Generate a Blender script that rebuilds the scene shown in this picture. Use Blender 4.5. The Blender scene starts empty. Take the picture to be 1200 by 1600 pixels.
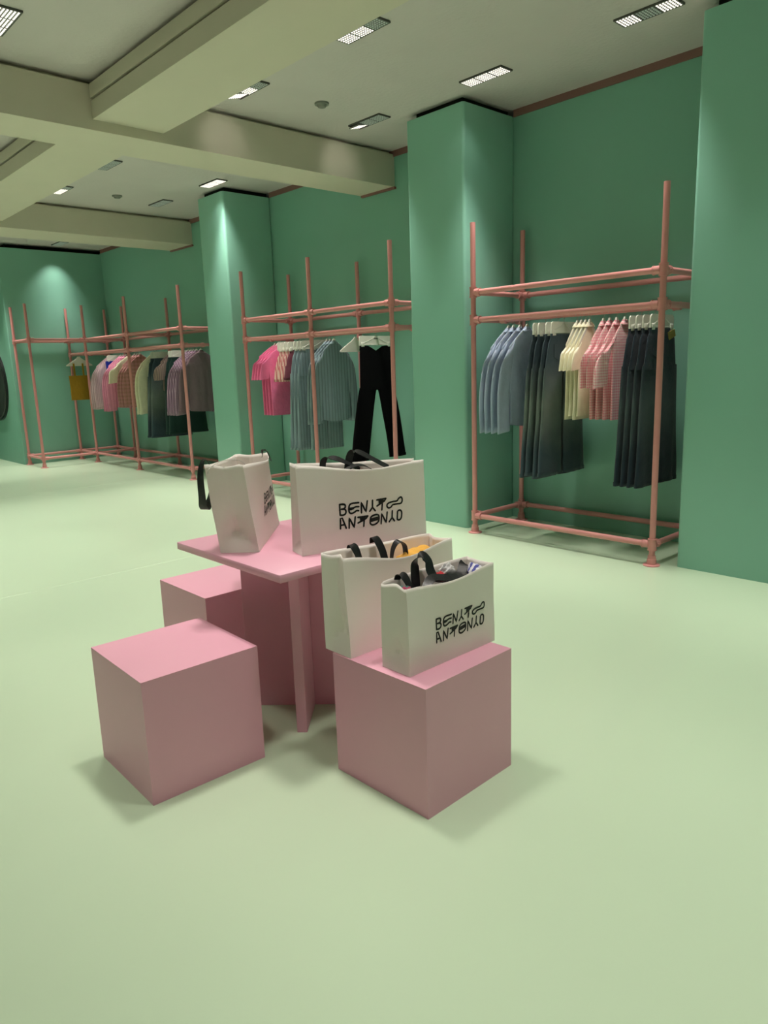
import bpy, bmesh, math, random
from mathutils import Vector, Matrix, noise
PI = math.pi
scene = bpy.context.scene
COL = scene.collection

# ------------------------------------------------------------------ camera
CAM_H = 1.55
F_PX, YAW, PITCH, ROLL = 1137.45, math.radians(47.377), math.radians(-11.511), math.radians(-1.917)
fwd = Vector((-math.sin(YAW)*math.cos(PITCH), math.cos(YAW)*math.cos(PITCH), math.sin(PITCH)))
rgt = Vector((math.cos(YAW), math.sin(YAW), 0)); upv = rgt.cross(fwd)
r2 = rgt*math.cos(ROLL) + upv*math.sin(ROLL); u2 = upv*math.cos(ROLL) - rgt*math.sin(ROLL)
cam_data = bpy.data.cameras.new('camera'); cam = bpy.data.objects.new('camera', cam_data); COL.objects.link(cam)
cam_data.sensor_fit = 'HORIZONTAL'; cam_data.sensor_width = 36; cam_data.lens = F_PX/1200*36
cam_data.clip_start = .05; cam_data.clip_end = 100
m = Matrix((r2, u2, -fwd)).transposed().to_4x4(); m.translation = (0, 0, CAM_H)
cam.matrix_world = m
scene.camera = cam

# ------------------------------------------------------------------ world, exposure, lamps' settings
world = bpy.data.worlds.new('world'); scene.world = world; world.use_nodes = True
world.node_tree.nodes['Background'].inputs[0].default_value = (.6, .65, .6, 1)
world.node_tree.nodes['Background'].inputs[1].default_value = .02
vs = scene.view_settings
vs.view_transform = 'Standard'; vs.look = 'None'; vs.exposure = 0.25; vs.gamma = 1.0; vs.use_curve_mapping = False
try:
    scene.cycles.use_denoising = True
    scene.cycles.max_bounces = 6; scene.cycles.diffuse_bounces = 5; scene.cycles.glossy_bounces = 2
    scene.cycles.use_adaptive_sampling = True; scene.cycles.adaptive_threshold = .05
    scene.cycles.sample_clamp_indirect = 4
except Exception:
    pass
LAMP_COLOR = (1.0, .93, .85)
LAMP_WATT = 190.0
LAMP_CONE = math.radians(66)

# ------------------------------------------------------------------ measured places (metres)
H_CEIL = 3.76; H_WALL = 3.70
Y_WALL = 5.82; Y_COL = 5.116
X_FAR = -13.77; Y_FARFACE = 4.05
Y_F, Y_B, Y_M = 5.038, 5.739, 5.389
Z_TOP, Z_UP, Z_LOW, Z_BOT = 2.698, 2.127, 1.896, .160

# ------------------------------------------------------------------ materials
MATS = {}
def mat(name, color, rough=.6, spec=.5, bump=0, bscale=40, var=0, vscale=6, metallic=0, emit=None, estr=0, sheen=0, detail=4, rvar=0):
    if name in MATS: return MATS[name]
    M = bpy.data.materials.new(name); M.use_nodes = True; nt = M.node_tree; b = nt.nodes['Principled BSDF']
    b.inputs['Base Color'].default_value = (*color, 1); b.inputs['Roughness'].default_value = rough
    b.inputs['Specular IOR Level'].default_value = spec; b.inputs['Metallic'].default_value = metallic
    if sheen: b.inputs['Sheen Weight'].default_value = sheen
    if emit:
        b.inputs['Emission Color'].default_value = (*emit, 1); b.inputs['Emission Strength'].default_value = estr
    tc = nt.nodes.new('ShaderNodeTexCoord')
    if var:
        n = nt.nodes.new('ShaderNodeTexNoise'); n.inputs['Scale'].default_value = vscale; n.inputs['Detail'].default_value = detail
        nt.links.new(tc.outputs['Object'], n.inputs['Vector'])
        mx = nt.nodes.new('ShaderNodeMix'); mx.data_type = 'RGBA'
        mx.inputs['A'].default_value = (*[c*(1-var) for c in color], 1); mx.inputs['B'].default_value = (*[min(1, c*(1+var)) for c in color], 1)
        nt.links.new(n.outputs['Fac'], mx.inputs['Factor']); nt.links.new(mx.outputs['Result'], b.inputs['Base Color'])
        if rvar:
            mr = nt.nodes.new('ShaderNodeMapRange'); mr.inputs['To Min'].default_value = rough-rvar; mr.inputs['To Max'].default_value = rough+rvar
            nt.links.new(n.outputs['Fac'], mr.inputs['Value']); nt.links.new(mr.outputs['Result'], b.inputs['Roughness'])
    if bump:
        n2 = nt.nodes.new('ShaderNodeTexNoise'); n2.inputs['Scale'].default_value = bscale; n2.inputs['Detail'].default_value = detail
        nt.links.new(tc.outputs['Object'], n2.inputs['Vector'])
        bp = nt.nodes.new('ShaderNodeBump'); bp.inputs['Strength'].default_value = bump; bp.inputs['Distance'].default_value = .02
        nt.links.new(n2.outputs['Fac'], bp.inputs['Height']); nt.links.new(bp.outputs['Normal'], b.inputs['Normal'])
    MATS[name] = M
    return M
def math_node(nt, op, a, b=None):
    n = nt.nodes.new('ShaderNodeMath'); n.operation = op
    for i, v in enumerate((a, b)):
        if v is None: continue
        if isinstance(v, (int, float)): n.inputs[i].default_value = v
        else: nt.links.new(v, n.inputs[i])
    return n.outputs[0]
def cloth(name, c1, c2=None, kind='plain', period=.03, width=.5, rough=.9, fade=None):
    """woven cloth; stripes/checks follow the garment's own coordinates"""
    if name in MATS: return MATS[name]
    M = mat(name, c1, rough, .25, bump=.25, bscale=22, var=.10, vscale=14, sheen=.15)
    nt = M.node_tree; b = nt.nodes['Principled BSDF']
    base = b.inputs['Base Color'].links[0].from_socket
    tc = nt.nodes.new('ShaderNodeTexCoord'); sp = nt.nodes.new('ShaderNodeSeparateXYZ'); nt.links.new(tc.outputs['Object'], sp.inputs[0])
    def wave(sock, per, w):
        f = math_node(nt, 'FRACT', math_node(nt, 'MULTIPLY', math_node(nt, 'ADD', sock, 20.0), 1/per))
        return math_node(nt, 'LESS_THAN', f, w)
    fac = None
    if kind == 'stripe': fac = wave(sp.outputs['Y'], period, width)
    elif kind == 'check':
        fac = math_node(nt, 'MULTIPLY', math_node(nt, 'ADD', wave(sp.outputs['Y'], period, width), wave(sp.outputs['Z'], period, width)), .5)
    elif kind == 'fade':      # washed denim: paler thighs
        nz = nt.nodes.new('ShaderNodeTexNoise'); nz.inputs['Scale'].default_value = 5; nt.links.new(tc.outputs['Object'], nz.inputs['Vector'])
        z = math_node(nt, 'ADD', sp.outputs['Z'], math_node(nt, 'MULTIPLY', nz.outputs['Fac'], .25))
        d = math_node(nt, 'ABSOLUTE', math_node(nt, 'ADD', z, .62))
        fac = math_node(nt, 'MAXIMUM', math_node(nt, 'SUBTRACT', 1.0, math_node(nt, 'MULTIPLY', d, 2.6)), 0.0)
    if fac is not None:
        mx = nt.nodes.new('ShaderNodeMix'); mx.data_type = 'RGBA'; nt.links.new(fac, mx.inputs['Factor'])
        nt.links.new(base, mx.inputs['A']); mx.inputs['B'].default_value = (*c2, 1); nt.links.new(mx.outputs['Result'], b.inputs['Base Color'])
    return M

M_FLOOR = mat('mint_vinyl_floor', (.53, .675, .49), .30, .45, var=.025, vscale=1.5, rvar=.05, detail=2)
M_WALL = mat('green_vinyl_wall', (.225, .48, .38), .42, .45, bump=.03, bscale=1.6, var=.04, vscale=.8, detail=2)
M_COLV = mat('green_vinyl_column', (.255, .525, .42), .30, .5, bump=.16, bscale=2.2, var=.04, vscale=.8, detail=2)
M_CEIL = mat('ceiling_plaster', (.59, .54, .53), .9, .2, bump=.15, bscale=30, var=.04, vscale=3, detail=2)
M_BEAM = mat('beam_paint', (.62, .57, .47), .8, .25, var=.03, vscale=3, detail=2)
M_GAP_SHADE = mat('gap_shade', (.02, .02, .018), .95, .1)  # near-black colour standing for the shade inside gaps
M_PINK = mat('pink_laminate', (.80, .415, .535), .38, .4, var=.02, vscale=4, detail=2)
M_RACK = mat('pink_painted_steel', (.66, .28, .27), .36, .5, var=.05, vscale=12)
M_TRIM = mat('dusty_pink_trim', (.26, .135, .12), .6, .3)
M_PAPER = mat('white_paper', (.98, .92, .88), .62, .3, bump=.06, bscale=14, var=.015, vscale=5)
nt_ = M_PAPER.node_tree                      # thin paper lets some light through
tr_ = nt_.nodes.new('ShaderNodeBsdfTranslucent'); tr_.inputs['Color'].default_value = (.95, .87, .79, 1)
mx_ = nt_.nodes.new('ShaderNodeMixShader'); mx_.inputs[0].default_value = .10
nt_.links.new(nt_.nodes['Principled BSDF'].outputs[0], mx_.inputs[1]); nt_.links.new(tr_.outputs[0], mx_.inputs[2])
nt_.links.new(mx_.outputs[0], nt_.nodes['Material Output'].inputs['Surface'])
M_INK = mat('black_ink', (.012, .012, .012), .55, .3)
M_RIB = mat('black_ribbon', (.012, .012, .014), .38, .5, bump=.1, bscale=60)
M_HANG = mat('white_hanger', (.78, .78, .70), .5, .4)
M_STEEL = mat('hook_steel', (.45, .43, .40), .35, .5, metallic=.9)
M_LENS = mat('lamp_lens', (.9, .86, .82), .3, .5, emit=(1, .91, .84), estr=1.15)
M_LENS_DIM = mat('lamp_lens_dim', (.35, .37, .33), .3, .5, emit=(.8, 1, .85), estr=.10)
M_LAMPBOX = mat('lamp_housing', (.09, .09, .08), .6, .3)
M_DETECT = mat('grey_plastic', (.22, .23, .2), .5, .4)
M_BLACK = mat('gloss_black', (.012, .012, .013), .3, .5)

# ------------------------------------------------------------------ helpers
def link(name, me, material=None, parent=None):
    o = bpy.data.objects.new(name, me); COL.objects.link(o)
    if material is not None and me is not None and not me.materials: me.materials.append(material)
    if parent is not None: o.parent = parent
    return o
def tag(o, label, cat, group=None, kind=None):
    if label: o['label'] = label
    if cat: o['category'] = cat
    if group: o['group'] = group
    if kind: o['kind'] = kind
    return o
def thing(name, label, cat, loc=(0, 0, 0), rz=0, group=None):
    o = bpy.data.objects.new(name, None); COL.objects.link(o); o.empty_display_size = .05
    o.location = loc; o.rotation_euler = (0, 0, rz)
    return tag(o, label, cat, group)
def struct(name, me, material, label=None, parent=None):
    o = link(name, me, material, parent)
    if parent is None: o['kind'] = 'structure'
    if label: o['label'] = label
    return o
def mesh_from(verts, faces, name='m', smooth=False, sharp=None):
    me = bpy.data.meshes.new(name); me.from_pydata([tuple(v) for v in verts], [], faces); me.update()
    if smooth:
        me.polygons.foreach_set('use_smooth', [True]*len(me.polygons))
        if sharp: me.set_sharp_from_angle(angle=math.radians(sharp))
    return me
def bm_mesh(bm, name='m', smooth=False, sharp=None):
    me = bpy.data.meshes.new(name); bm.normal_update(); bm.to_mesh(me); bm.free()
    if smooth:
        me.polygons.foreach_set('use_smooth', [True]*len(me.polygons))
        if sharp: me.set_sharp_from_angle(angle=math.radians(sharp))
    return me
def bm_box(bm, x0, x1, y0, y1, z0, z1):
    v = [bm.verts.new(p) for p in ((x0,y0,z0),(x1,y0,z0),(x1,y1,z0),(x0,y1,z0),(x0,y0,z1),(x1,y0,z1),(x1,y1,z1),(x0,y1,z1))]
    for f in ((0,3,2,1),(4,5,6,7),(0,1,5,4),(1,2,6,5),(2,3,7,6),(3,0,4,7)): bm.faces.new([v[i] for i in f])
def box(x0, x1, y0, y1, z0, z1, bevel=0, seg=2):
    bm = bmesh.new(); bm_box(bm, x0, x1, y0, y1, z0, z1)
    if bevel: bmesh.ops.bevel(bm, geom=bm.edges[:], offset=bevel, segments=seg, affect='EDGES', profile=.5)
    return bm_mesh(bm, smooth=bool(bevel), sharp=None if seg > 3 else 50)
def frame_for(d):
    d = d.normalized(); a = Vector((0, 0, 1)) if abs(d.z) < .9 else Vector((1, 0, 0))
    u = d.cross(a).normalized(); return u, d.cross(u).normalized()
def bm_tube(bm, p0, p1, r, n=14, cap=True, r1=None):
    p0, p1 = Vector(p0), Vector(p1); u, w = frame_for(p1-p0); r1 = r if r1 is None else r1
    a = [bm.verts.new(p0+(u*math.cos(2*PI*i/n)+w*math.sin(2*PI*i/n))*r) for i in range(n)]
    b = [bm.verts.new(p1+(u*math.cos(2*PI*i/n)+w*math.sin(2*PI*i/n))*r1) for i in range(n)]
    for i in range(n): bm.faces.new((a[i], a[(i+1) % n], b[(i+1) % n], b[i]))
    if cap: bm.faces.new(a[::-1]); bm.faces.new(b)
def tube(p0, p1, r, n=14, r1=None):
    bm = bmesh.new(); bm_tube(bm, p0, p1, r, n, True, r1); return bm_mesh(bm, smooth=True, sharp=40)
def bm_path(bm, pts, r, n=8, closed=False):
    pts = [Vector(p) for p in pts]; rings = []; prev = None
    for i, p in enumerate(pts):
        a = pts[max(i-1, 0)]; b = pts[min(i+1, len(pts)-1)]; d = (b-a).normalized()
        if prev is None: u, w = frame_for(d)
        else:
            u = (prev - d*prev.dot(d)).normalized(); w = d.cross(u)
        prev = u; rings.append([bm.verts.new(p+(u*math.cos(2*PI*k/n)+w*math.sin(2*PI*k/n))*r) for k in range(n)])
    for A, B in zip(rings, rings[1:]):
        for k in range(n): bm.faces.new((A[k], A[(k+1) % n], B[(k+1) % n], B[k]))
    bm.faces.new(rings[0][::-1]); bm.faces.new(rings[-1])
def path_tube(pts, r, n=8):
    bm = bmesh.new(); bm_path(bm, pts, r, n); return bm_mesh(bm, smooth=True, sharp=50)
def loft(rings, cap0=False, cap1=False, smooth=True, sharp=None):
    n = len(rings[0]); V = [p for r in rings for p in r]; Fc = []
    for i in range(len(rings)-1):
        for k in range(n):
            Fc.append((i*n+k, i*n+(k+1) % n, (i+1)*n+(k+1) % n, (i+1)*n+k))
    if cap0: Fc.append(tuple(range(n))[::-1])
    if cap1: Fc.append(tuple(range((len(rings)-1)*n, len(rings)*n)))
    return mesh_from(V, Fc, smooth=smooth, sharp=sharp)
def copy_tree(o, parent=None):
    c = o.copy(); COL.objects.link(c); c.parent = parent
    for ch in list(o.children): copy_tree(ch, c)
    return c
def spline(pts, n=8):
    """Catmull-Rom through pts"""
    P = [Vector(p) for p in pts]; P = [P[0]*2-P[1]] + P + [P[-1]*2-P[-2]]; out = []
    for i in range(1, len(P)-2):
        a, b, c, d = P[i-1:i+3]
        for k in range(n):
            t = k/n
            out.append(.5*((2*b)+(c-a)*t+(2*a-5*b+4*c-d)*t*t+(3*b-a-3*c+d)*t**3))
    out.append(P[-2]); return out

# ------------------------------------------------------------------ the room
X_LEFT, X_RIGHT, Y_NEAR = -17.2, 7.0, -7.0
fl = struct('floor', box(X_LEFT-.1, X_RIGHT+.1, Y_NEAR-.1, Y_WALL+.3, -.1, 0), M_FLOOR, 'glossy pale mint green vinyl floor')
for sx in (-5.53, -10.2, 1.2):                               # welded seams of the vinyl sheets
    struct('seam', tube((sx, Y_NEAR, -.0075), (sx, Y_COL-.12, -.0075), .0095, 12), M_FLOOR, parent=fl)
struct('ceiling', box(X_LEFT-.1, X_RIGHT+.1, Y_NEAR-.1, Y_WALL+.3, H_CEIL, H_CEIL+.1), M_CEIL, 'olive grey plaster ceiling with recessed lamps')
struct('wall_back', box(X_FAR-.05, X_RIGHT, Y_WALL, Y_WALL+.2, 0, H_WALL), M_WALL, 'green vinyl clad wall behind the clothes racks')
def rounded_block(x0, x1, y0, y1, z0, z1, r=.02):
    bm = bmesh.new(); bm_box(bm, x0, x1, y0, y1, z0, z1)
    ed = [e for e in bm.edges if abs(e.verts[0].co.z-e.verts[1].co.z) > .1]
    bmesh.ops.bevel(bm, geom=ed, offset=r, segments=6, affect='EDGES', profile=.5)
    return bm_mesh(bm, smooth=True, sharp=60)
w = struct('wall_far', rounded_block(X_LEFT, X_FAR, Y_FARFACE, Y_WALL+.2, 0, H_WALL-.02, .02), M_WALL, 'green clad wall block at the far end of the room')
struct('shade_core', box(X_LEFT, X_FAR-.18, Y_FARFACE+.18, Y_WALL+.2, H_WALL-.02, H_CEIL), M_GAP_SHADE, parent=w)  # near-black, paints the shade in the gap above the cladding
struct('wall_left', box(X_LEFT-.1, X_LEFT, Y_NEAR, Y_FARFACE, 0, H_CEIL), M_WALL)
struct('wall_right', box(X_RIGHT, X_RIGHT+.1, Y_NEAR, Y_WALL, 0, H_CEIL), M_WALL)
struct('wall_near', box(X_LEFT, X_RIGHT, Y_NEAR-.1, Y_NEAR, 0, H_CEIL), M_WALL)
for k, (x0, x1, lab) in enumerate(((-5.092, -4.403, 'green vinyl wrapped column left of the denim rack'), (-8.923, -8.308, 'narrow green wrapped column between the two farther racks'),
                    (-2.375, -1.45, 'wide green wrapped column at the right edge of the view'), (1.0, 1.7, 'green wrapped column outside the view'))):
    c = struct('wall_column', rounded_block(x0, x1, Y_COL, Y_WALL, 0, H_WALL, .028), M_COLV, lab)
    struct('shade_core', box(x0+.07, x1-.07, Y_COL+.07, Y_WALL, H_WALL, H_CEIL), M_GAP_SHADE, parent=c)  # shade between column top and ceiling, put into the colour
tn = 1
for x0, x1 in ((X_FAR, -8.923), (-8.308, -5.092), (-4.403, -2.375), (-1.45, 1.0), (1.7, X_RIGHT)):
    struct('trim_%d' % tn, box(x0, x1, Y_WALL-.012, Y_WALL+.05, H_WALL, H_CEIL), M_TRIM, 'dusty pink strip between wall cladding and ceiling'); tn += 1
# beams: cladding with a shadow gap under the ceiling
def beam(x0, x1, y0, y1, z0, groove, lab):
    b = struct('ceiling_beam', box(x0, x1, y0, y1, z0, H_CEIL-.035), M_BEAM, lab) if not groove else None
    if groove:      # side cladding in two courses with a reveal between them, its shade painted near-black
        b = struct('ceiling_beam', box(x0, x1, y0, y1, z0, z0+.130), M_BEAM, lab)
        struct('upper_cladding', box(x0, x1, y0, y1, z0+.152, H_CEIL-.035), M_BEAM, parent=b)
        struct('reveal', box(x0+.001, x1-.001, y0+.05, y1-.05, z0+.128, z0+.154), M_GAP_SHADE, parent=b)
    struct('shadow_gap', box(x0+(0 if groove else .06), x1-(0 if groove else .06), y0+(.06 if groove else 0), y1-(.06 if groove else 0), H_CEIL-.045, H_CEIL), M_BEAM, parent=b)
    return b
ZB = 3.40
beam(-6.51, -5.98, Y_NEAR, Y_WALL, ZB, False, 'nearer olive cross beam running to the wall between columns')
beam(-11.07, -10.38, Y_NEAR, Y_WALL, ZB, False, 'farther olive cross beam near the end wall')
beam(2.0, 2.55, Y_NEAR, Y_WALL, ZB, False, 'olive cross beam outside the view')
for x0, x1, lab in ((-5.98, 2.0, 'broad olive lengthwise beam overhead with a dark groove'), (-10.38, -6.51, 'lengthwise beam section beyond the nearer cross beam'), (X_LEFT, -11.07, 'farthest lengthwise beam section'), (2.55, X_RIGHT, 'lengthwise beam section outside the view')):
    beam(x0, x1, 2.575, 3.165, 3.476, True, lab)
for x0, x1 in ((-6.51, -5.98), (-11.07, -10.38)):
    struct('trim_%d' % tn, box(x0+.01, x1+.02, Y_WALL-.03, Y_WALL, ZB-.022, ZB), M_TRIM, 'dusty pink edge under the beam end'); tn += 1

# ------------------------------------------------------------------ ceiling lamps
def lens_grid(w, n=6):
    bm = bmesh.new(); s = w/n
    for i in range(n):
        for j in range(n):
            cx, cy = -w/2+s*(i+.5), -w/2+s*(j+.5); r = s*.34
            a = [bm.verts.new((cx+r*math.cos(PI/3*k), cy+r*math.sin(PI/3*k), 0)) for k in range(6)]
            b = [bm.verts.new((cx+r*.6*math.cos(PI/3*k), cy+r*.6*math.sin(PI/3*k), -.004)) for k in range(6)]
            for k in range(6): bm.faces.new((a[k], b[k], b[(k+1) % 6], a[(k+1) % 6]))
            bm.faces.new(b[::-1])
    return bm_mesh(bm)
CELL = .130
LENS_A, LENS_B = lens_grid(CELL), None
LENS_A.materials.append(M_LENS); LENS_B = LENS_A.copy(); LENS_B.materials.clear(); LENS_B.materials.append(M_LENS_DIM)
PLATE = box(-CELL/2-.003, CELL/2+.003, -CELL/2-.003, CELL/2+.003, 0, .012); PLATE.materials.append(mat('lens_plate', (.16, .17, .15), .5, .4))
def frame_mesh():
    bm = bmesh.new(); W, D, t = .212, .074, .006
    for a in ((-W, W, -D, -D+t), (-W, W, D-t, D), (-W, -W+t, -D+t, D-t), (W-t, W, -D+t, D-t)): bm_box(bm, *a, -.001, .012)
    for sx in (-1, 1): bm_box(bm, sx*.0695-.003, sx*.0695+.003, -D+t, D-t, -.001, .012)
    return bm_mesh(bm)
FRAME = frame_mesh(); FRAME.materials.append(M_LAMPBOX)
ORD = ('first', 'second', 'third', 'fourth', 'fifth', 'sixth', 'seventh', 'eighth', 'ninth', 'tenth', 'eleventh', 'twelfth', 'thirteenth', 'fourteenth', 'fifteenth')
def ceiling_lamp(x, y, lit, label, watt, extra=None, tilt=None, cone=LAMP_CONE):
    t = thing('ceiling_lamp', label, 'lamp', (x, y, H_CEIL-.0125), 0, 'recessed three-cell ceiling lamps')
    link('frame', FRAME, None, t)
    for i in range(3):
        p = link('lens_plate', PLATE, None, t); p.location = ((i-1)*.139, 0, 0)
        l = link('lens_grid', LENS_A if lit[i] else LENS_B, None, p); l.location = (0, 0, -.0005)
        if tilt and tilt[i]: p.rotation_euler = (tilt[i], 0, 0); p.location.z = -.006
    def spot(e, cone, aim, r, blend):
        ld = bpy.data.lights.new('lamp_light', 'SPOT'); ld.energy = e; ld.color = LAMP_COLOR; ld.spot_size = cone; ld.spot_blend = blend; ld.shadow_soft_size = r
        lo = bpy.data.objects.new('lamp_light', ld); COL.objects.link(lo); lo.parent = t; lo.location = (0, 0, -.05)
        if aim: lo.rotation_euler = (Vector(aim)-Vector((x, y, H_CEIL-.06))).to_track_quat('-Z', 'Y').to_euler()
    spot(watt, cone, None, .17, 1.0)
    if extra: spot(extra[1], extra[2], extra[0], .03, 1.0)     # a cell swivelled towards the wall or beam
LW = LAMP_WATT
LAMPS = [
 (-2.67, 4.965, (1, 0, 1), 'ceiling lamp with dark middle cell above the denim rack'),
 (-4.04, 4.965, (1, 1, 1), 'fully lit ceiling lamp above the front face of the wide column'),
 (-5.41, 4.955, (1, 0, 0), 'ceiling lamp with one lit cell beside the near cross beam end'),
 (-4.04, 3.655, (1, 1, 0), 'ceiling lamp against the broad lengthwise beam, nearest the top of the view'),
 (-5.41, 3.635, (1, 1, 0), 'ceiling lamp in the angle of the lengthwise and near cross beams'),
 (-8.25, 4.965, (1, 1, 1), 'lit ceiling lamp just above the narrow column'),
 (-9.585, 4.945, (0, 0, 0), 'unlit looking ceiling lamp left of the narrow column'),
 (-8.18, 3.640, (0, 0, 0), 'dim ceiling lamp beyond the near cross beam'),
 (-9.565, 3.635, (1, 1, 0), 'small lit ceiling lamp by the far lengthwise beam'),
 (-13.39, 4.965, (0, 0, 0), 'farthest ceiling lamp close to the end wall'),
 (-5.36, 1.775, (1, 1, 1), 'ceiling lamp cut by the upper left picture edge'),
]
for x, y, lit, lab in LAMPS:
    wt = LW*(.90+.05*sum(lit))*(.8 if x > -3 else 1); extra = None
    if x < -13: wt, extra = LW*.5, ((-13.80, 4.9, 2.6), LW*.16, math.radians(75))
    if abs(x+8.25) < .01: extra = ((-8.60, 5.12, 3.0), LW*.032, math.radians(75))
    if abs(x+4.04) < .01 and y > 4: extra = ((-4.42, 5.10, 3.1), LW*.02, math.radians(75))
    if abs(x+5.41) < .01: extra = ((-5.98, y+.1, 3.50), LW*.014, math.radians(60))
    ceiling_lamp(x, y, lit, lab, wt, extra, tilt=(.25, 0, 0) if abs(x+5.41) < .02 else None)
# the same grid goes on over the rest of the room, outside the view
done = {(round(a, 1), round(b, 1)) for a, b, c, d in LAMPS}
for ry, y in enumerate((4.965, 3.645, 1.78, .46, -2.0)):
    for rx, x in enumerate((-14.8, -13.4, -12.0, -9.57, -8.2, -6.85, -5.41, -4.04, -2.67, -1.3, .07, 1.4, 4.2)):
        if any(abs(x-a) < .3 and abs(y-b) < .3 for a, b in done) or (y < -1 and rx % 2) or (x < -14 and y > 4): continue
        ceiling_lamp(x, y, (1, 1, 1), 'ceiling lamp out of view, %s in the %s row from the back wall' % (ORD[rx], ORD[ry]), LW*(1.0 if y < -1 else .20 if x > -2 and y < 1 else .30 if x > -6 and y < 1 else .80 if x > -2 and y < 2 else .96 if x > -4.5 and y < 2 else .65 if x > -3 and y > 3 else 1.05), cone=math.radians(100) if y < -1 else LAMP_CONE)  # unseen back row shines wider to brighten stool and bag fronts
def detector(x, y, lab):
    t = thing('smoke_detector', lab, 'detector', (x, y, H_CEIL))
    link('base', tube((0, 0, 0), (0, 0, -.014), .062, 24), M_DETECT, t)
    link('dome', tube((0, 0, -.014), (0, 0, -.034), .046, 24, .034), M_DETECT, t)
detector(-5.31, 4.32, 'grey smoke detector on the ceiling above the middle rack')
detector(-9.515, 4.316, 'small grey smoke detector on the ceiling of the far bay')
# black round panel on the end wall's front face
t = thing('wall_disc', 'large round black disc on green wall at the left picture edge', 'disc', (-14.80, Y_FARFACE, 1.41))
link('rim', tube((0, 0, 0), (0, -.035, 0), .66, 64), M_BLACK, t)
link('face', tube((0, -.0352, 0), (0, -.045, 0), .625, 64, .615), mat('disc_face', (.03, .03, .03), .45, .4), t)

# ------------------------------------------------------------------ clothes racks
R_P = .0225
POST = None
def post_mesh(): return tube((0, 0, .02), (0, 0, Z_TOP), R_P, 16)
def flange_mesh():
    prof = [(0, .062), (.006, .062), (.010, .056), (.012, .036), (.05, .034), (.052, .030), (.075, .029)]
    return loft([[Vector((r*math.cos(2*PI*k/20), r*math.sin(2*PI*k/20), z)) for k in range(20)] for z, r in prof], True, True, sharp=35)
def clamp_mesh():
    bm = bmesh.new(); bm_tube(bm, (0, 0, -.04), (0, 0, .04), .031, 16)
    bm_tube(bm, (0, 0, -.044), (0, 0, -.036), .034, 16); bm_tube(bm, (0, 0, .036), (0, 0, .044), .034, 16)
    return bm_mesh(bm, smooth=True, sharp=40)
def sleeve_mesh():                      # the socket of a clamp, along +x
    bm = bmesh.new(); bm_tube(bm, (.02, 0, 0), (.075, 0, 0), .030, 16); bm_tube(bm, (.068, 0, 0), (.077, 0, 0), .033, 16)
    bm_tube(bm, (.05, -.036, 0), (.05, -.02, 0), .006, 8)
    return bm_mesh(bm, smooth=True, sharp=40)
PM, FM, CM, SM = post_mesh(), flange_mesh(), clamp_mesh(), sleeve_mesh()
for q in (PM, FM, CM, SM): q.materials.append(M_RACK)
def rack(label, xs, y_front, y_back, extra=None, mid_cross=True):
    base = Vector((xs[0], y_front, 0))
    t = thing('clothes_rack', label, 'clothes rack', base, 0, 'pink pipe clothes racks')
    def add(name, me, loc, rz=0, par=t):
        o = link(name, me, None, par); o.location = Vector(loc)-(base if par is t else Vector()); o.rotation_euler = (0, 0, rz); return o
    def post(x, y, lv):
        p = add('post', PM, (x, y, 0)); add('base_flange', FM, (0, 0, 0), 0, p)
        for z in lv: add('clamp', CM, (0, 0, z), 0, p)
        return p
    def rail(a, b, z, name='rail', r=R_P, sock=True):
        a, b = Vector((*a, z)), Vector((*b, z)); d = (b-a)
        me = tube(a-base, b-base, r, 14); me.materials.append(M_RACK); o = link(name, me, None, t)
        if sock:
            ang = math.atan2(d.y, d.x); 
            s1 = link('socket', SM, None, o); s1.location = a-base; s1.rotation_euler = (0, 0, ang)
            s2 = link('socket', SM, None, o); s2.location = b-base; s2.rotation_euler = (0, 0, ang+PI)
    for x in xs:
        for y in (y_front, y_back): post(x, y, (Z_BOT, Z_UP, Z_LOW))
    if True:
        for x0, x1 in zip(xs, xs[1:]):
            for y in (y_front, y_back):
                for z in (Z_BOT, Z_UP): rail((x0, y), (x1, y), z)
            rail((x0, y_front), (x1, y_front), Z_LOW)
        for i, x in enumerate(xs):
            if i in (0, len(xs)-1) or mid_cross:
                for z in ((Z_BOT, Z_UP) if i in (0, len(xs)-1) or len(xs) > 3 else (Z_BOT,)): rail((x, y_front), (x, y_back), z)
            if i in (0, len(xs)-1): rail((x, y_front), (x, y_back), Z_LOW)
        rail((xs[0]+.01, (y_front+y_back)/2), (xs[-1]-.01, (y_front+y_back)/2), Z_LOW, 'hanging_rail', .019)
    for (x, y) in (extra or {}).get('posts', []): post(x, y, (Z_BOT, Z_UP))
    for a, b in (extra or {}).get('rails', []):
        for z in (Z_BOT, Z_UP): rail(a, b, z)
    return t
A1, A2 = -4.243, -2.527
B1, B2, B3 = -7.893, -6.558, -5.271
C0, C1, C2, C3 = -13.705, -12.957, -11.255, -9.501
Y_R = 4.121
rack('pink pipe clothes rack nearest, holding jeans and gingham shirts, right', [A1, A2], Y_F, Y_B)
rack('pink pipe clothes rack in the middle recess with black trousers', [B1, B2, B3], Y_F, Y_B)
rack('farthest pink pipe rack turning the corner, purple shirts on its long arm', [C0, C1, C2, C3], Y_F, Y_B,
     extra=dict(posts=[(C0, Y_R), (C1, Y_R)], rails=[((C0, Y_R), (C1, Y_R)), ((C0, Y_R), (C0, Y_F)), ((C1, Y_R), (C1, Y_F))]))

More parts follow.
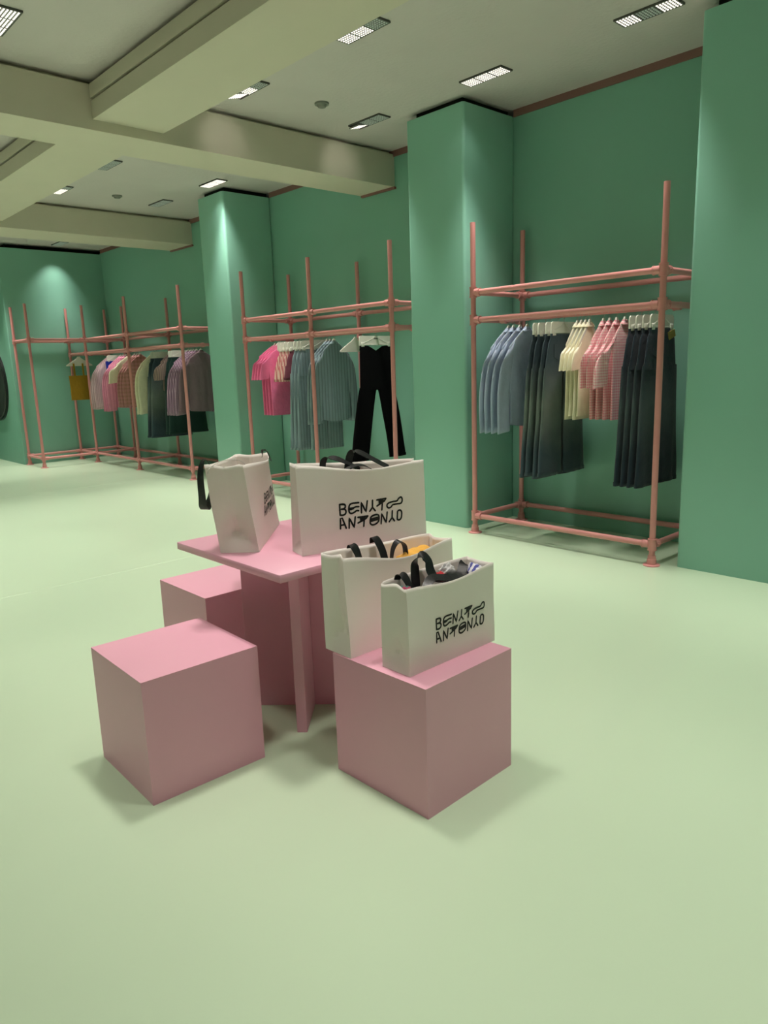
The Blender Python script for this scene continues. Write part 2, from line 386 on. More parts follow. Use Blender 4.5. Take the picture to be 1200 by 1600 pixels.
# ------------------------------------------------------------------ hangers
def hook_mesh():
    pts = [(0, .027*math.sin(a), .027*math.cos(a)) for a in [math.radians(v) for v in range(-110, 181, 15)]]
    pts += [(0, 0, -.03), (0, 0, -.055)]
    return path_tube(pts, .0022, 6)
HOOK = hook_mesh(); HOOK.materials.append(M_STEEL)
def plate_yz(outline, th, bev=.003):
    """closed outline in (y, z) given thickness along x"""
    bm = bmesh.new(); f = bm.faces.new([bm.verts.new((-th/2, y, z)) for y, z in outline])
    r = bmesh.ops.extrude_face_region(bm, geom=[f]); bmesh.ops.translate(bm, verts=[v for v in r['geom'] if isinstance(v, bmesh.types.BMVert)], vec=(th, 0, 0))
    bmesh.ops.recalc_face_normals(bm, faces=bm.faces[:])
    return bm_mesh(bm, smooth=True, sharp=40)
SHB = {}
def shoulder_body(hw=.215, drop=.11, fill=False):
    """hanger that fits under shoulders hw wide falling by drop"""
    key = (hw, drop, fill)
    if key in SHB: return SHB[key]
    W = hw if fill else min(.215, hw*.9); up = [(0, -.046), (.011, -.050), (.018, -.066)]
    for k in range(1, 7):
        y = .028+(W-.028)*k/6; u = ((y-.028)/(hw-.028))**(1/.95); up.append((y, -.082-drop*u**1.06))
    end = up[-1]; lo = [(end[0]+.002, end[1]-.014), (end[0]-.012, end[1]-.017)]
    if not fill: lo += [(y, z-.020-.004*(7-k)) for k, (y, z) in enumerate(up[::-1][1:-2])]+[(0, -.112)]
    right = up+lo; left = [(-y, z) for y, z in right[::-1] if y > 0]
    me = plate_yz(right+left, .012); me.materials.append(M_HANG); SHB[key] = me
    return me
def band_body(hw=.18, z0=-.150, z1=-.052):
    r = .03; o = []
    for cy, cz, a0 in ((hw-r, z1-r, 0), (-hw+r, z1-r, 90)):
        o += [(cy+r*math.cos(math.radians(a0+15*k)), cz+r*math.sin(math.radians(a0+15*k))) for k in range(7)]
    return plate_yz(o+[(-hw, z0), (hw, z0)], .010)
BAND = band_body(); BAND_W = band_body(.235)
RIBM = {}
def band_rib(hw):
    bm = bmesh.new()
    for s in (-1, 1):
        bm_path(bm, [(0, s*(hw-.025), -.138), (0, s*.05, -.085), (0, s*.01, -.06)], .0075, 6)
    bm_path(bm, [(0, -hw+.012, -.142), (0, hw-.012, -.142)], .008, 6)
    return bm_mesh(bm, smooth=True, sharp=50)
CLIP = box(-.011, .011, -.022, .022, -.175, -.128, .004)
for q in (BAND, BAND_W, CLIP): q.materials.append(M_HANG)
RIB_N, RIB_W = band_rib(.18), band_rib(.235)
for q in (RIB_N, RIB_W): q.materials.append(M_HANG)
def hanger(kind, x, label, y=Y_M, group='white hangers on the racks', rz=0, fit=(.215, .11)):
    t = thing('clothes_hanger', label, 'hanger', (x, y, Z_LOW), rz, group)
    link('hook', HOOK, None, t)
    if kind in ('shoulder', 'fill'): link('body', shoulder_body(*fit, kind == 'fill'), None, t)
    else:
        wide = kind == 'wide'
        b = link('body', BAND_W if wide else BAND, None, t)
        link('rib', RIB_W if wide else RIB_N, None, b)
        if wide: link('print_mark', box(.0050, .0056, -.030, .030, -.088, -.072), M_DETECT, b)
        for s in (-1, 1):
            c = link('clip', CLIP, None, t); c.location = (0, s*(.19 if wide else .14), .01)
    return t

# ------------------------------------------------------------------ garments (local z = 0 at the rail, y across, x through the cloth)
def ring(y0, y1, z0, z1, t, n, fold, seed, power=.75):
    """one flattened loop of cloth running from (y0,z0) to (y1,z1)"""
    out = []
    for k in range(n):
        a = 2*PI*k/n; c, s = math.cos(a), math.sin(a)
        u = .5-.5*c
        y = y0+(y1-y0)*u; z = z0+(z1-z0)*u
        x = t*math.copysign(abs(s)**power, s)
        f = fold*noise.noise(Vector((y*13+seed, z*1.3, seed*3.1)))
        x += f+fold*.5*noise.noise(Vector((y*31+seed, z*2.2, s*.8+seed)))
        out.append(Vector((x, y, z)))
    return out
def torso(hw, drop, hem, t, seed, flare=0, neck=.028, fold=.012, ztop=-.072, curve=0, n=40):
    rings = []; rows = 7
    for i in range(rows+1):
        u = i/rows; w = neck+(hw-neck)*u**.95; z = ztop-drop*u**1.06
        rings.append(ring(-w, w, z, z, t*(.35+.5*u), n, 0, seed))
    z_s = ztop-drop; rows2 = 16
    for i in range(1, rows2+1):
        u = i/rows2; z = z_s+(hem-z_s)*u; w = hw*(1-.06*math.sin(min(1, u*3)*PI/2))+flare*u
        r = ring(-w, w, z, z, t*(.85+.3*u), n, fold*min(1, u*2), seed)
        if curve:
            for p in r: p.z += curve*(p.y/w)**2*u**6
        rings.append(r)
    return loft(rings, True, False)
def sleeve(side, hw, z_s, length, w0, w1, t, seed, out=.05, fold=.012, n=22):
    rings = []; rows = 12 if length > .3 else 7
    for i in range(rows+1):
        u = i/rows
        # path leaves the shoulder, turns down and hangs
        cy = hw-.02+out*(1-math.exp(-3*u))+.012*math.sin(seed*5+u*5)*u; cz = z_s-.005-length*u
        tilt = .75*math.exp(-5*u)+.10
        w = w0+(w1-w0)*u; dy, dz = w*math.cos(tilt), -w*math.sin(tilt)
        r = ring(side*(cy-dy*.95), side*(cy+dy), cz-dz*.9, cz+dz, t*(.75+.3*math.sin(u*PI)), n, fold*min(1, u*3), seed+side*2.3)
        rings.append(r)
    return loft(rings, True, False), rings[-1]
def cuff_from(r):
    c = sum(r, Vector())/len(r)
    a = [c+(p-c)*1.06+Vector((0, 0, .055)) for p in r]; b = [c+(p-c)*1.05 for p in r]; d = [c+(p-c)*.8 for p in r]
    return loft([a, b, d])
def collar_mesh(ztop, t, w=.040):
    rings = []
    for z, k, tt in ((ztop-.040, 1.5, .020), (ztop-.006, .9, .017), (ztop+.004, .75, .014), (ztop-.034, 1.75, .024)):
        rings.append([Vector((tt*math.sin(2*PI*i/24), w*k*math.cos(2*PI*i/24), z)) for i in range(24)])
    return loft(rings)
FIT = {}
def make_shirt(name, material, hw=.215, hem=-.90, long=True, t=.02, seed=1, slen=None, sw=(.085, .055), flare=.02, collar=True, cuffs=True, out=.05, drop=.10, curve=.02, fold=.012):
    """returns list of (part name, mesh, sub-parts)"""
    parts = []; FIT['now'] = (hw, drop)
    zs = -.072-drop
    parts.append(('body', torso(hw, drop, hem, t, seed, flare, fold=fold, curve=curve), []))
    L = slen or (.66 if long else .24)
    for s in (-1, 1):
        me, last = sleeve(s, hw, zs, L, sw[0], sw[1], t*.9, seed, out, fold)
        parts.append(('sleeve', me, [('cuff', cuff_from(last))] if cuffs and long else []))
    if collar: parts.append(('collar', collar_mesh(-.072, t), []))
    for p in parts:
        p[1].materials.append(material)
        for q in p[2]: q[1].materials.append(material)
    return parts
def make_trousers(name, material, hw=.19, waist=-.150, rise=.30, hem=-1.34, t=.022, seed=1, leg=(.19, .17), spread=.03, patch=None, pocket=True, vnotch=0, fold=.012, wmat=None, gap=0):
    parts = []; n = 40
    def wz(z, y): return z-vnotch*max(0, 1-abs(y)/(hw*.5))
    rr = []
    for z, k in ((waist, 1.0), (waist-.022, 1.0), (waist-.045, 1.02)):
        r = ring(-hw*k, hw*k, z, z, t*.75, n, 0, seed)
        for p in r: p.z = wz(p.z, p.y)
        rr.append(r)
    band = loft([[p*1 for p in rr[0]], rr[1], rr[2]]); parts.append(('waistband', band, []))
    rings = []
    zc = waist-.045-rise; rows = 7; hip = leg[0]+spread*.3
    for i in range(rows+1):
        u = i/rows; z = waist-.04+(zc-waist+.04)*u; w = hw*1.0+(leg[0]*2*.5*2-hw)*u*.5 if False else hw+(2*leg[0]*.98-hw)*u
        w = min(w, hw+.05*u+.02)
        r = ring(-w, w, z, z, t*(.85+.2*u), n, fold*.5*u, seed)
        for p in r: p.z = wz(p.z, p.y) if i < 2 else p.z
        rings.append(r)
    W = w
    hips = loft(rings); subs = []
    if pocket:
        for s in (-1, 1):
            y = s*hw*.52; pk = plate_yz([(y-.06, waist-.085), (y+.06, waist-.085), (y+.058, waist-.19), (y, waist-.215), (y-.058, waist-.19)], .004)
            for v in pk.vertices: v.co.x += t*1.08
            subs.append(('pocket', pk))
    parts.append(('hips', hips, subs))
    for s in (-1, 1):
        rings = []; rows = 15
        for i in range(rows+1):
            u = i/rows; z = zc+.03+(hem-zc-.03)*u
            wid = W+(leg[1]*2-W)*u          # leg's full width
            inner = gap*u**.8; yo = s*(inner+wid+spread*u); yi = s*inner
            r = ring(min(yi, yo), max(yi, yo), z, z, t*(1.0+.45*min(1, u*3)), 26, fold*(.4+.7*u), seed+s*4.7, .6)
            for p in r: p.x += s*.004
            rings.append(r)
        hemr = [rings[-1]]
        c = sum(rings[-1], Vector())/26
        lg = loft(rings)
        hb = loft([[c+(p-c)*1.03+Vector((0, 0, .03)) for p in rings[-1]], [c+(p-c)*1.03 for p in rings[-1]], [c+(p-c)*.85+Vector((0, 0, .004)) for p in rings[-1]]])
        parts.append(('leg', lg, [('hem', hb)]))
    for p in parts:
        p[1].materials.append(wmat if (wmat and p[0] == 'waistband') else material)
        for q in p[2]: q[1].materials.append(material)
    if patch:
        pm = plate_yz([(.060, waist-.035), (.165, waist-.008), (.185, waist-.060), (.085, waist-.092)], .004)
        for v in pm.vertices: v.co.x += t*1.0+.004
        pm.materials.append(patch); parts.append(('patch', pm, []))
    return parts
def make_top(material, hw, top, hem, t, seed, strap=None):
    n = 36; rings = []
    for i in range(10):
        u = i/9; z = top+(hem-top)*u; w = hw*(1-.03*math.sin(u*PI))
        rings.append(ring(-w, w, z, z, t*(.7+.4*u), n, .006*u, seed))
    P = [('body', loft(rings), [])]
    if strap:
        for s in (-1, 1):
            y = s*hw*.42; st = plate_yz([(y-.014, top-.01), (y+.014, top-.01), (y+.014, strap), (y-.014, strap)], .012)
            P.append(('strap', st, []))
    for p in P: p[1].materials.append(material)
    return P
def put(name, cat, label, parts, x, y=Y_M, group=None, rz=0, z=Z_LOW):
    t = thing(name, label, cat, (x, y, z), rz, group)
    for pn, me, subs in parts:
        o = link(pn, me, None, t)
        for sn, sm in subs: link(sn, sm, None, o)
    return t
rnd = random.Random(4)
BLUE = cloth('blue_chambray', (.40, .48, .63)); CREAM = cloth('cream_cotton', (.86, .82, .62))
GING = cloth('pink_gingham', (.84, .30, .36), (.92, .70, .68), 'check', .021, .5)
DENIM = cloth('washed_denim', (.045, .070, .090), (.17, .205, .19), 'fade'); DDENIM = cloth('dark_denim', (.018, .032, .048), (.075, .10, .115), 'fade')
LEATHER = mat('tan_patch', (.36, .25, .07), .7, .3); GREYP = mat('grey_patch', (.17, .18, .15), .8, .2)
HOTPINK = cloth('hot_pink_cotton', (.88, .19, .40)); REDST = cloth('red_white_stripe', (.78, .55, .48), (.55, .16, .17), 'stripe', .030, .4)
TEALST = cloth('grey_teal_stripe', (.25, .34, .38), (.165, .225, .255), 'stripe', .042, .28); BLACKC = mat('black_jersey', (.004, .004, .005), .95, .08, bump=.2, bscale=22)
PALEST = cloth('pale_pink_stripe', (.68, .50, .54), (.50, .34, .38), 'stripe', .028, .35); ROYAL = cloth('royal_blue', (.012, .03, .36))
PINKSH = cloth('rose_pink_cotton', (.76, .30, .44), (.64, .22, .34), 'stripe', .05, .3); PLAID = cloth('dusty_pink_check', (.56, .27, .27), (.40, .20, .17), 'check', .06, .45)
TAUPE = cloth('taupe_cotton', (.33, .24, .21), (.22, .16, .15), 'stripe', .03, .35); PURPLE = cloth('mauve_stripe', (.28, .17, .25), (.46, .33, .42), 'stripe', .026, .3)
MAUVE = cloth('grey_mauve_cotton', (.20, .13, .15)); MUSTARD = cloth('mustard_jersey', (.33, .19, .012)); DGREEN = cloth('dark_green_cotton', (.012, .04, .034))
PLUM = cloth('plum_cotton', (.20, .05, .08))

def series(name, cat, xs, kind, builder, label, hlabel, group):
    rz0 = math.radians(rnd.uniform(-2, 2))
    for i, x in enumerate(xs):
        pos = 'leftmost' if i == 0 else ('rightmost' if i == len(xs)-1 else ORD[i])
        rz = rz0+math.radians(rnd.uniform(-.7, .7))
        parts = builder(i)
        hanger(kind, x, '%s, %s of %d' % (hlabel, pos, len(xs)) if len(xs) > 1 else hlabel, rz=rz, fit=FIT.get('now', (.215, .11)))
        put(name, cat, '%s, %s of %d' % (label, pos, len(xs)) if len(xs) > 1 else label, parts, x, group=group, rz=rz)

# nearest rack
series('long_sleeve_shirt', 'shirt', (-4.131, -4.078, -4.005, -3.930), 'shoulder',
       lambda i: make_shirt('s', BLUE, .25, -.93, True, .017, 1+i*.06, .72, (.095, .082), .0, out=.10, drop=.17, curve=.04),
       'blue chambray long-sleeved shirt on the nearest rack', 'white hanger holding a blue shirt', 'blue shirts on the nearest rack')
series('jeans', 'jeans', (-3.742, -3.690, -3.615, -3.560), 'band',
       lambda i: make_trousers('j', DENIM, .185, -.150, .26, -1.345+.02*(i % 2), .016, 2+i*.06, (.20, .160), .0, GREYP if i == 3 else None, i == 3, gap=.012),
       'washed wide-leg denim jeans beside the blue shirts', 'white trouser hanger holding washed jeans', 'washed jeans on the nearest rack')
series('short_sleeve_shirt', 'shirt', (-3.428, -3.390, -3.352, -3.313), 'shoulder',
       lambda i: make_shirt('c', CREAM, .165, -.85+.03*(i % 2), False, .012, 3+i*.06, .20, (.065, .06), .01, out=.045, drop=.17, curve=.0, fold=.009),
       'cream short-sleeved shirt between jeans and gingham', 'white hanger holding a cream shirt', 'cream shirts on the nearest rack')
series('gingham_shirt', 'shirt', (-3.190, -3.135, -3.074, -3.003), 'shoulder',
       lambda i: make_shirt('g', GING, .195, -.84, False, .016, 5+i*.06, .34, (.095, .10), .0, out=.08 if i < 3 else .20, drop=.16, curve=.0, fold=.009),
       'pink gingham short-sleeved shirt on the nearest rack', 'white hanger holding a gingham shirt', 'gingham shirts on the nearest rack')
series('dark_jeans', 'jeans', (-2.865, -2.812, -2.758, -2.700), 'band',
       lambda i: make_trousers('d', DDENIM, .185, -.150, .26, -1.335, .016, 6+i*.05, (.21, .150), .0, LEATHER if i == 3 else None, i == 3, gap=.012),
       'dark denim jeans behind the right post of the nearest rack', 'white trouser hanger holding dark jeans', 'dark jeans on the nearest rack')
# middle rack
series('pink_t_shirt', 't-shirt', (-7.76, -7.70, -7.64, -7.575), 'shoulder',
       lambda i: make_shirt('t', HOTPINK, .25, -.93, False, .017, 8+i*.06, .27, (.085, .075), -.01, collar=False, out=.07, drop=.14, curve=0, fold=.008),
       'hot pink t-shirt on the middle rack', 'white hanger holding a hot pink t-shirt', 'hot pink t-shirts on the middle rack')
series('striped_shorts', 'shorts', (-7.46, -7.39, -7.32), 'band',
       lambda i: make_trousers('r', REDST, .155, -.150, .17, -.52, .016, 9+i*.8, (.14, .125), .0, None, False),
       'pale red striped shorts beside the hot pink t-shirts', 'white trouser hanger holding striped shorts', 'striped shorts on the middle rack')
series('plum_shorts', 'shorts', (-7.245,), 'band', lambda i: make_trousers('p', PLUM, .16, -.150, .17, -.50, .016, 3.3, (.15, .13), 0, None, False),
       'dark plum shorts half hidden behind striped shorts', 'white trouser hanger holding plum shorts', None)
series('striped_trousers', 'trousers', (-7.14, -7.07, -7.0), 'band',
       lambda i: make_trousers('st', TEALST, .175, -.150, .26, -1.32, .016, 11+i*.08, (.17, .15), .0, None, False, fold=.014),
       'grey teal striped wide trousers left of the middle post', 'white trouser hanger holding striped trousers', 'striped trousers on the middle rack')
series('striped_trousers', 'trousers', (-6.80,), 'band',
       lambda i: make_trousers('st2', TEALST, .16, -.150, .26, -1.31, .016, 14, (.13, .12), .0, None, False, fold=.016),
       'grey teal striped trousers hanging between the striped shirts', 'white trouser hanger behind the striped shirts', 'striped trousers on the middle rack')
series('striped_shirt', 'shirt', (-6.72, -6.66, -6.60), 'shoulder',
       lambda i: make_shirt('ss', TEALST, .225, -.98, True, .020, 12+i*.06, .76, (.075, .058), .0, out=.065, drop=.16, curve=.03, fold=.016),
       'grey teal striped long-sleeved shirt behind the middle post', 'white hanger holding a striped shirt', 'striped shirts on the middle rack')
hanger('fill', -6.235, 'bare white wedge-shaped hanger beside the black trousers')
series('black_trousers', 'trousers', (-5.90,), 'wide',
       lambda i: make_trousers('b', BLACKC, .232, -.155, .42, -1.37, .018, 20, (.125, .085), .075, None, False, vnotch=.055, gap=.16, fold=.006),
       'black flared trousers hanging open at right of the middle rack', 'wide white hanger holding the black trousers', None)
# farthest rack
for i, x in enumerate((-13.36, -13.29)):
    hanger('fill', x, 'white hanger above the mustard top, %s one' % ('left' if i == 0 else 'right'), y=Y_F)
put('strap_top', 'top', 'mustard yellow strap top alone at the corner of the far rack', make_top(MUSTARD, .185, -.375, -.80, .016, 2, -.165), -13.25, y=Y_F-.05)
series('striped_blouse', 'shirt', (-12.86, -12.78, -12.70), 'shoulder', lambda i: make_shirt('pb', PALEST, .24, -.92, True, .02, 30+i*.06, .72, (.09, .08), .0, out=.09, drop=.16),
       'pale pink striped blouse on the far rack beside the mustard top', 'white hanger holding a pale pink blouse', 'pale pink blouses on the far rack')
hanger('band', -12.52, 'white hanger holding the royal blue top')
put('blue_top', 'top', 'royal blue sleeveless top on the far rack', make_top(ROYAL, .21, -.150, -.55, .02, 5), -12.52)
series('rose_shirt', 'shirt', (-12.34, -12.25, -12.16), 'shoulder', lambda i: make_shirt('rs', PINKSH, .245, -.94, True, .02, 34+i*.06, .74, (.095, .085), .0, out=.10, drop=.16),
       'rose pink long-sleeved shirt on the far rack', 'white hanger holding a rose pink shirt', 'rose shirts on the far rack')
series('cream_t_shirt', 't-shirt', (-11.99,), 'shoulder', lambda i: make_shirt('ct', CREAM, .25, -.92, False, .02, 38, .30, (.10, .09), .0, collar=False, out=.10, drop=.14),
       'cream t-shirt between rose and dusty pink shirts, far rack', 'white hanger holding the cream t-shirt', None)
series('checked_shirt', 'shirt', (-11.80, -11.70, -11.60), 'shoulder', lambda i: make_shirt('cs', PLAID, .235, -.92, True, .02, 40+i*.06, .66, (.09, .08), .0, out=.07, drop=.16),
       'dusty pink checked shirt on the far rack', 'white hanger holding a dusty pink checked shirt', 'dusty pink shirts on the far rack')
series('cream_shirt', 'shirt', (-11.14, -11.04), 'shoulder', lambda i: make_shirt('cl', CREAM, .235, -.90, True, .022, 44+i*.06, .76, (.09, .085), .0, out=.07, drop=.16),
       'cream long-sleeved shirt right of the post, far rack', 'white hanger holding a cream long-sleeved shirt', 'cream long-sleeved shirts on the far rack')
series('faded_jeans', 'jeans', (-10.86, -10.74), 'band', lambda i: make_trousers('fj', DENIM, .185, -.150, .26, -1.36, .025, 47+i, (.20, .17), .0, None, False),
       'faded flared jeans on the far rack', 'white trouser hanger holding faded jeans', 'faded jeans on the far rack')
series('taupe_t_shirt', 't-shirt', (-10.52, -10.43), 'shoulder', lambda i: make_shirt('tt', TAUPE, .20, -.66, False, .02, 50+i*.06, .26, (.08, .08), .0, collar=False, out=.07, drop=.14),
       'taupe striped cropped t-shirt on the far rack', 'white hanger holding a taupe t-shirt', 'taupe t-shirts on the far rack')
series('green_trousers', 'trousers', (-10.28, -10.18), 'band', lambda i: make_trousers('gt', DGREEN, .19, -.150, .26, -1.28, .024, 53+i, (.20, .16), .0, None, False),
       'dark green trousers hanging behind the purple shirts', 'white trouser hanger holding dark green trousers', 'dark green trousers on the far rack')
series('purple_shirt', 'shirt', (-9.99, -9.91, -9.83, -9.75), 'shoulder', lambda i: make_shirt('ps', PURPLE, .25, -.93, True, .018, 56+i*.06, .74, (.09, .08), .0, out=.10, drop=.16),
       'mauve striped long-sleeved shirt on the far rack', 'white hanger holding a mauve striped shirt', 'mauve striped shirts on the far rack')
series('mauve_shirt', 'shirt', (-9.63,), 'shoulder', lambda i: make_shirt('ms', MAUVE, .26, -.94, True, .022, 62, .72, (.095, .085), .0, out=.10, drop=.16),
       'grey mauve long-sleeved shirt at the right end, far rack', 'white hanger holding the grey mauve shirt', None)

# ------------------------------------------------------------------ table and cube stools
TX, TY, TZ = -2.593, 1.880, .790
TH = .402
t = thing('square_table', 'pink square table on a crossed-panel base holding two paper bags', 'table', (TX, TY, 0))
link('table_top', box(-TH, TH, -TH, TH, TZ-.032, TZ, .0015, 1), M_PINK, t)
def panel(ang, half, th, gap=0):
    bm = bmesh.new()
    if gap:
        bm_box(bm, -half, -gap, -th/2, th/2, 0, TZ-.032); bm_box(bm, gap, half, -th/2, th/2, 0, TZ-.032)
    else: bm_box(bm, -half, half, -th/2, th/2, 0, TZ-.032)
    bmesh.ops.bevel(bm, geom=bm.edges[:], offset=.0012, segments=1, affect='EDGES')
    bm.transform(Matrix.Rotation(ang, 4, 'Z')); return bm_mesh(bm)
link('base_panel', panel(math.radians(-45), .285, .044), M_PINK, t)
link('base_panel', panel(math.radians(45), .285, .044, .0221), M_PINK, t)
def stool(cx, cy, s, h, rz, lab):
    """cube of five glued boards"""
    t = thing('cube_stool', lab, 'stool', (cx, cy, 0), rz, 'pink cube stools around the table'); a = s/2; th = .02
    link('seat', box(-a, a, -a, a, h-th, h), M_PINK, t)
    for x0, x1, y0, y1 in ((-a, a, -a, -a+th), (-a, a, a-th, a), (-a, -a+th, -a+th, a-th), (a-th, a, -a+th, a-th)):
        link('side_panel', box(x0, x1, y0, y1, 0, h-th), M_PINK, t)
stool(-2.583, 1.219, .476, .479, math.radians(-1.4), 'bare pink cube stool in front of the table')
stool(-1.822, 1.847, .477, .483, math.radians(1.2), 'pink cube stool at right carrying two white paper bags')
stool(-3.270, 1.850, .470, .480, 0, 'pink cube stool half hidden behind the table on the left')

# ------------------------------------------------------------------ paper bags
STROKES = [  # lettering traced as pen strokes in a 920-wide block
 [(165,150),(165,285)], [(165,150),(212,150),(236,162),(240,188),(222,208),(185,212)], [(185,212),(232,218),(246,245),(236,274),(205,288),(165,285)],
 [(425,150),(335,152),(302,165),(288,200),(288,245),(300,270),(330,275),(365,262),(390,248),(420,250)], [(425,200),(385,198),(345,210),(292,212)], [(350,216),(320,226),(290,226)],
 [(458,280),(460,150),(522,273),(545,140)],
 [(620,140),(616,225)], [(616,225),(575,270)], [(616,225),(655,270)],
 [(682,142),(815,135)], [(765,142),(752,268)], [(812,138),(790,165),(745,185),(682,215)], [(715,145),(720,192)], [(722,160),(780,158)], [(722,176),(757,174)],
 [(865,190),(920,183),(980,180),(1010,152),(1042,140),(1060,158),(1060,188),(1040,212),(980,215),(920,220),(890,245),(855,252),(832,235),(834,208),(865,190)],
 [(160,460),(165,330),(190,325),(240,458)], [(165,415),(222,410)],
 [(280,460),(285,330),(350,455),(368,322)],
 [(405,332),(545,325)], [(495,332),(484,450)], [(543,327),(520,352),(470,375),(405,402)], [(440,335),(447,380)], [(445,350),(510,346)], [(446,366),(482,364)],
 [(575,390),(590,342),(640,320),(692,322),(708,350),(700,400),(660,430),(610,440),(580,422),(575,390)], [(585,368),(702,350)], [(580,395),(702,374)], [(583,382),(702,362)],
 [(738,435),(748,313),(815,425),(832,300)],
 [(910,290),(905,370)], [(905,370),(860,418)], [(905,370),(940,412)],
 [(988,300),(1020,290),(1045,305),(1050,340),(1040,385),(1010,405),(985,398),(982,380),(988,300)],
]
def unwarp(x, y):
    u = (x-150)/920; top = 143-15*u; bot = 466-58*u
    return u, (y-top)/(bot-top)
def paper_bag(label, A, ang, L, D, H, z0, text=None, bow=.03, bowb=.02, gin=.025, dip=.02, seed=1, fold_s=0, lean=0, gl=None, taper=0, pinch_l=0, flop=0, tilt=0, pinch=0):
    """A: base corner where printed face meets the left gusset; ang: direction of the face"""
    t = thing('paper_bag', label, 'paper bag', (A[0], A[1], z0), ang, 'white paper shopping bags')
    gl = gin if gl is None else gl
    def P(side, q, v):
        z = v*H
        if side == 'f':
            s = q*L; b = math.sin(PI*q)
            d = -bow*b*v**1.6; z -= dip*b*b*v**6
        elif side == 'b':
            s = (1-q)*L; b = math.sin(PI*q); d = D+bowb*b*v**1.6; z -= dip*.3*b*b*v**6
        else:
            g = gin if side == 'r' else gl
            k = 1-abs(2*q-1)
            crease = min(1, v/.22)*(1 if v > .22 else k if False else 1)
            vk = .06+.20*k                         # bottom corner fold
            if v < vk: amt = (g+.030)*k*v/vk
            else: amt = g*k+.030*k*max(0, 1-(v-vk)/.20)+g*.5*k*v
            zz = .007*math.sin(q*PI*2+seed)*v**5
            if side == 'r': s = L-amt; d = q*D
            else: s = amt; d = (1-q)*D
            z += zz*(1 if side == 'l' else .5)
        z *= 1-tilt*s/L
        if side == 'l' or s < L*.3: s -= flop*v*max(0, 1-s/(L*.3))
        mid = D/2; pz = pinch_l*v*max(0, 1-s/(L*.5))
        d = mid+(d-mid)*(1-pz)*(1-pinch*v)
        d += lean*v
        # handling creases
        a = .0045*min(1, v*3)
        n1 = noise.noise(Vector((s*9+seed*7, z*8, d*9)))
        n2 = noise.noise(Vector((s*3.1+seed, z*4+seed*2, d*5)))
        return Vector((s+a*.5*n2, d+a*(n1*.6+n2), z))
    NF, NG, NV = 30, 9, 22
    loop = [('f', i/NF) for i in range(NF)]+[('r', i/NG) for i in range(NG)]+[('b', i/NF) for i in range(NF)]+[('l', i/NG) for i in range(NG)]
    rings = [[P(s, q, j/NV) for s, q in loop] for j in range(NV+1)]
    for p in rings[0]: p.z = 0.0012
    me = loft(rings, True, False, smooth=True, sharp=16)
    body = link('bag_body', me, M_PAPER, t)
    so = body.modifiers.new('paper', 'SOLIDIFY'); so.thickness = .0012; so.offset = 0
    # turned-in rim
    rim = loft([[P(s, q, v)+off for s, q in loop] for v, off in ((.998, Vector((0, 0, .0012))), (1.0, Vector((0, 0, .0012))))], False, False)
    if text:
        s0, s1, zb, zt = text; w = (s1-s0)*.0125
        bm = bmesh.new()
        def onface(s, z):
            q = min(max(s/L, 0.0), 1.0)
            v = z/H
            for _ in range(3):
                p = P('f', q, v); v += (z-p.z)/H; q += (s-p.x)/L
            p = P('f', q, v); p.y -= .0016; return p
        for st in STROKES:
            pts = [Vector((*unwarp(x, y), 0)) for x, y in st]
            pts = [Vector((s0+(s1-s0)*p.x, zt-(zt-zb)*p.y, 0)) for p in pts]
            if len(pts) > 4: pts = spline(pts, 4)
            # subdivide
            q = [pts[0]]
            for a, b in zip(pts, pts[1:]):
                k = max(1, int((b-a).length/.008))
                q += [a.lerp(b, (i+1)/k) for i in range(k)]
            rows = []
            for i, p in enumerate(q):
                a, b = q[max(0, i-1)], q[min(len(q)-1, i+1)]; d = (b-a).normalized(); nn = Vector((-d.y, d.x, 0))*w
                rows.append((p+nn, p-nn))
            d0 = (q[0]-q[1]).normalized()*w*.9; d1 = (q[-1]-q[-2]).normalized()*w*.9
            if (q[0]-q[-1]).length > .002:
                n0 = rows[0]; n1 = rows[-1]
                rows = [(n0[0].lerp(n0[1], .28)+d0, n0[0].lerp(n0[1], .72)+d0)]+rows+[(n1[0].lerp(n1[1], .28)+d1, n1[0].lerp(n1[1], .72)+d1)]
            vv = [(bm.verts.new(onface(a.x, a.y)), bm.verts.new(onface(b.x, b.y))) for a, b in rows]
            for a, b in zip(vv, vv[1:]): bm.faces.new((a[0], b[0], b[1], a[1]))
        bmesh.ops.recalc_face_normals(bm, faces=bm.faces[:])
        o = link('printed_lettering', bm_mesh(bm), M_INK, t); o['label'] = 'black hand-drawn lettering in two lines'
    return t, P
def ribbon(t, pts, width, name='handle', material=None, n=6, th=.0012):
    """flat strap through pts; each point may carry its own width direction"""
    W = [Vector(p[3:6]).normalized() if len(p) > 3 else Vector((1, 0, 0)) for p in pts]
    C = spline([p[:3] for p in pts], n); Wd = spline(W, n); rings = []
    for i, c in enumerate(C):
        a, b = C[max(0, i-1)], C[min(len(C)-1, i+1)]; d = (b-a).normalized()
        w = (Wd[i]-d*Wd[i].dot(d)); w = w.normalized() if w.length > 1e-4 else Vector((1, 0, 0)); nn = d.cross(w)*th
        w = w*width/2; rings.append([c+w+nn, c-w+nn, c-w-nn, c+w-nn])
    return link(name, loft(rings, True, True, smooth=True, sharp=50), material or M_RIB, t)

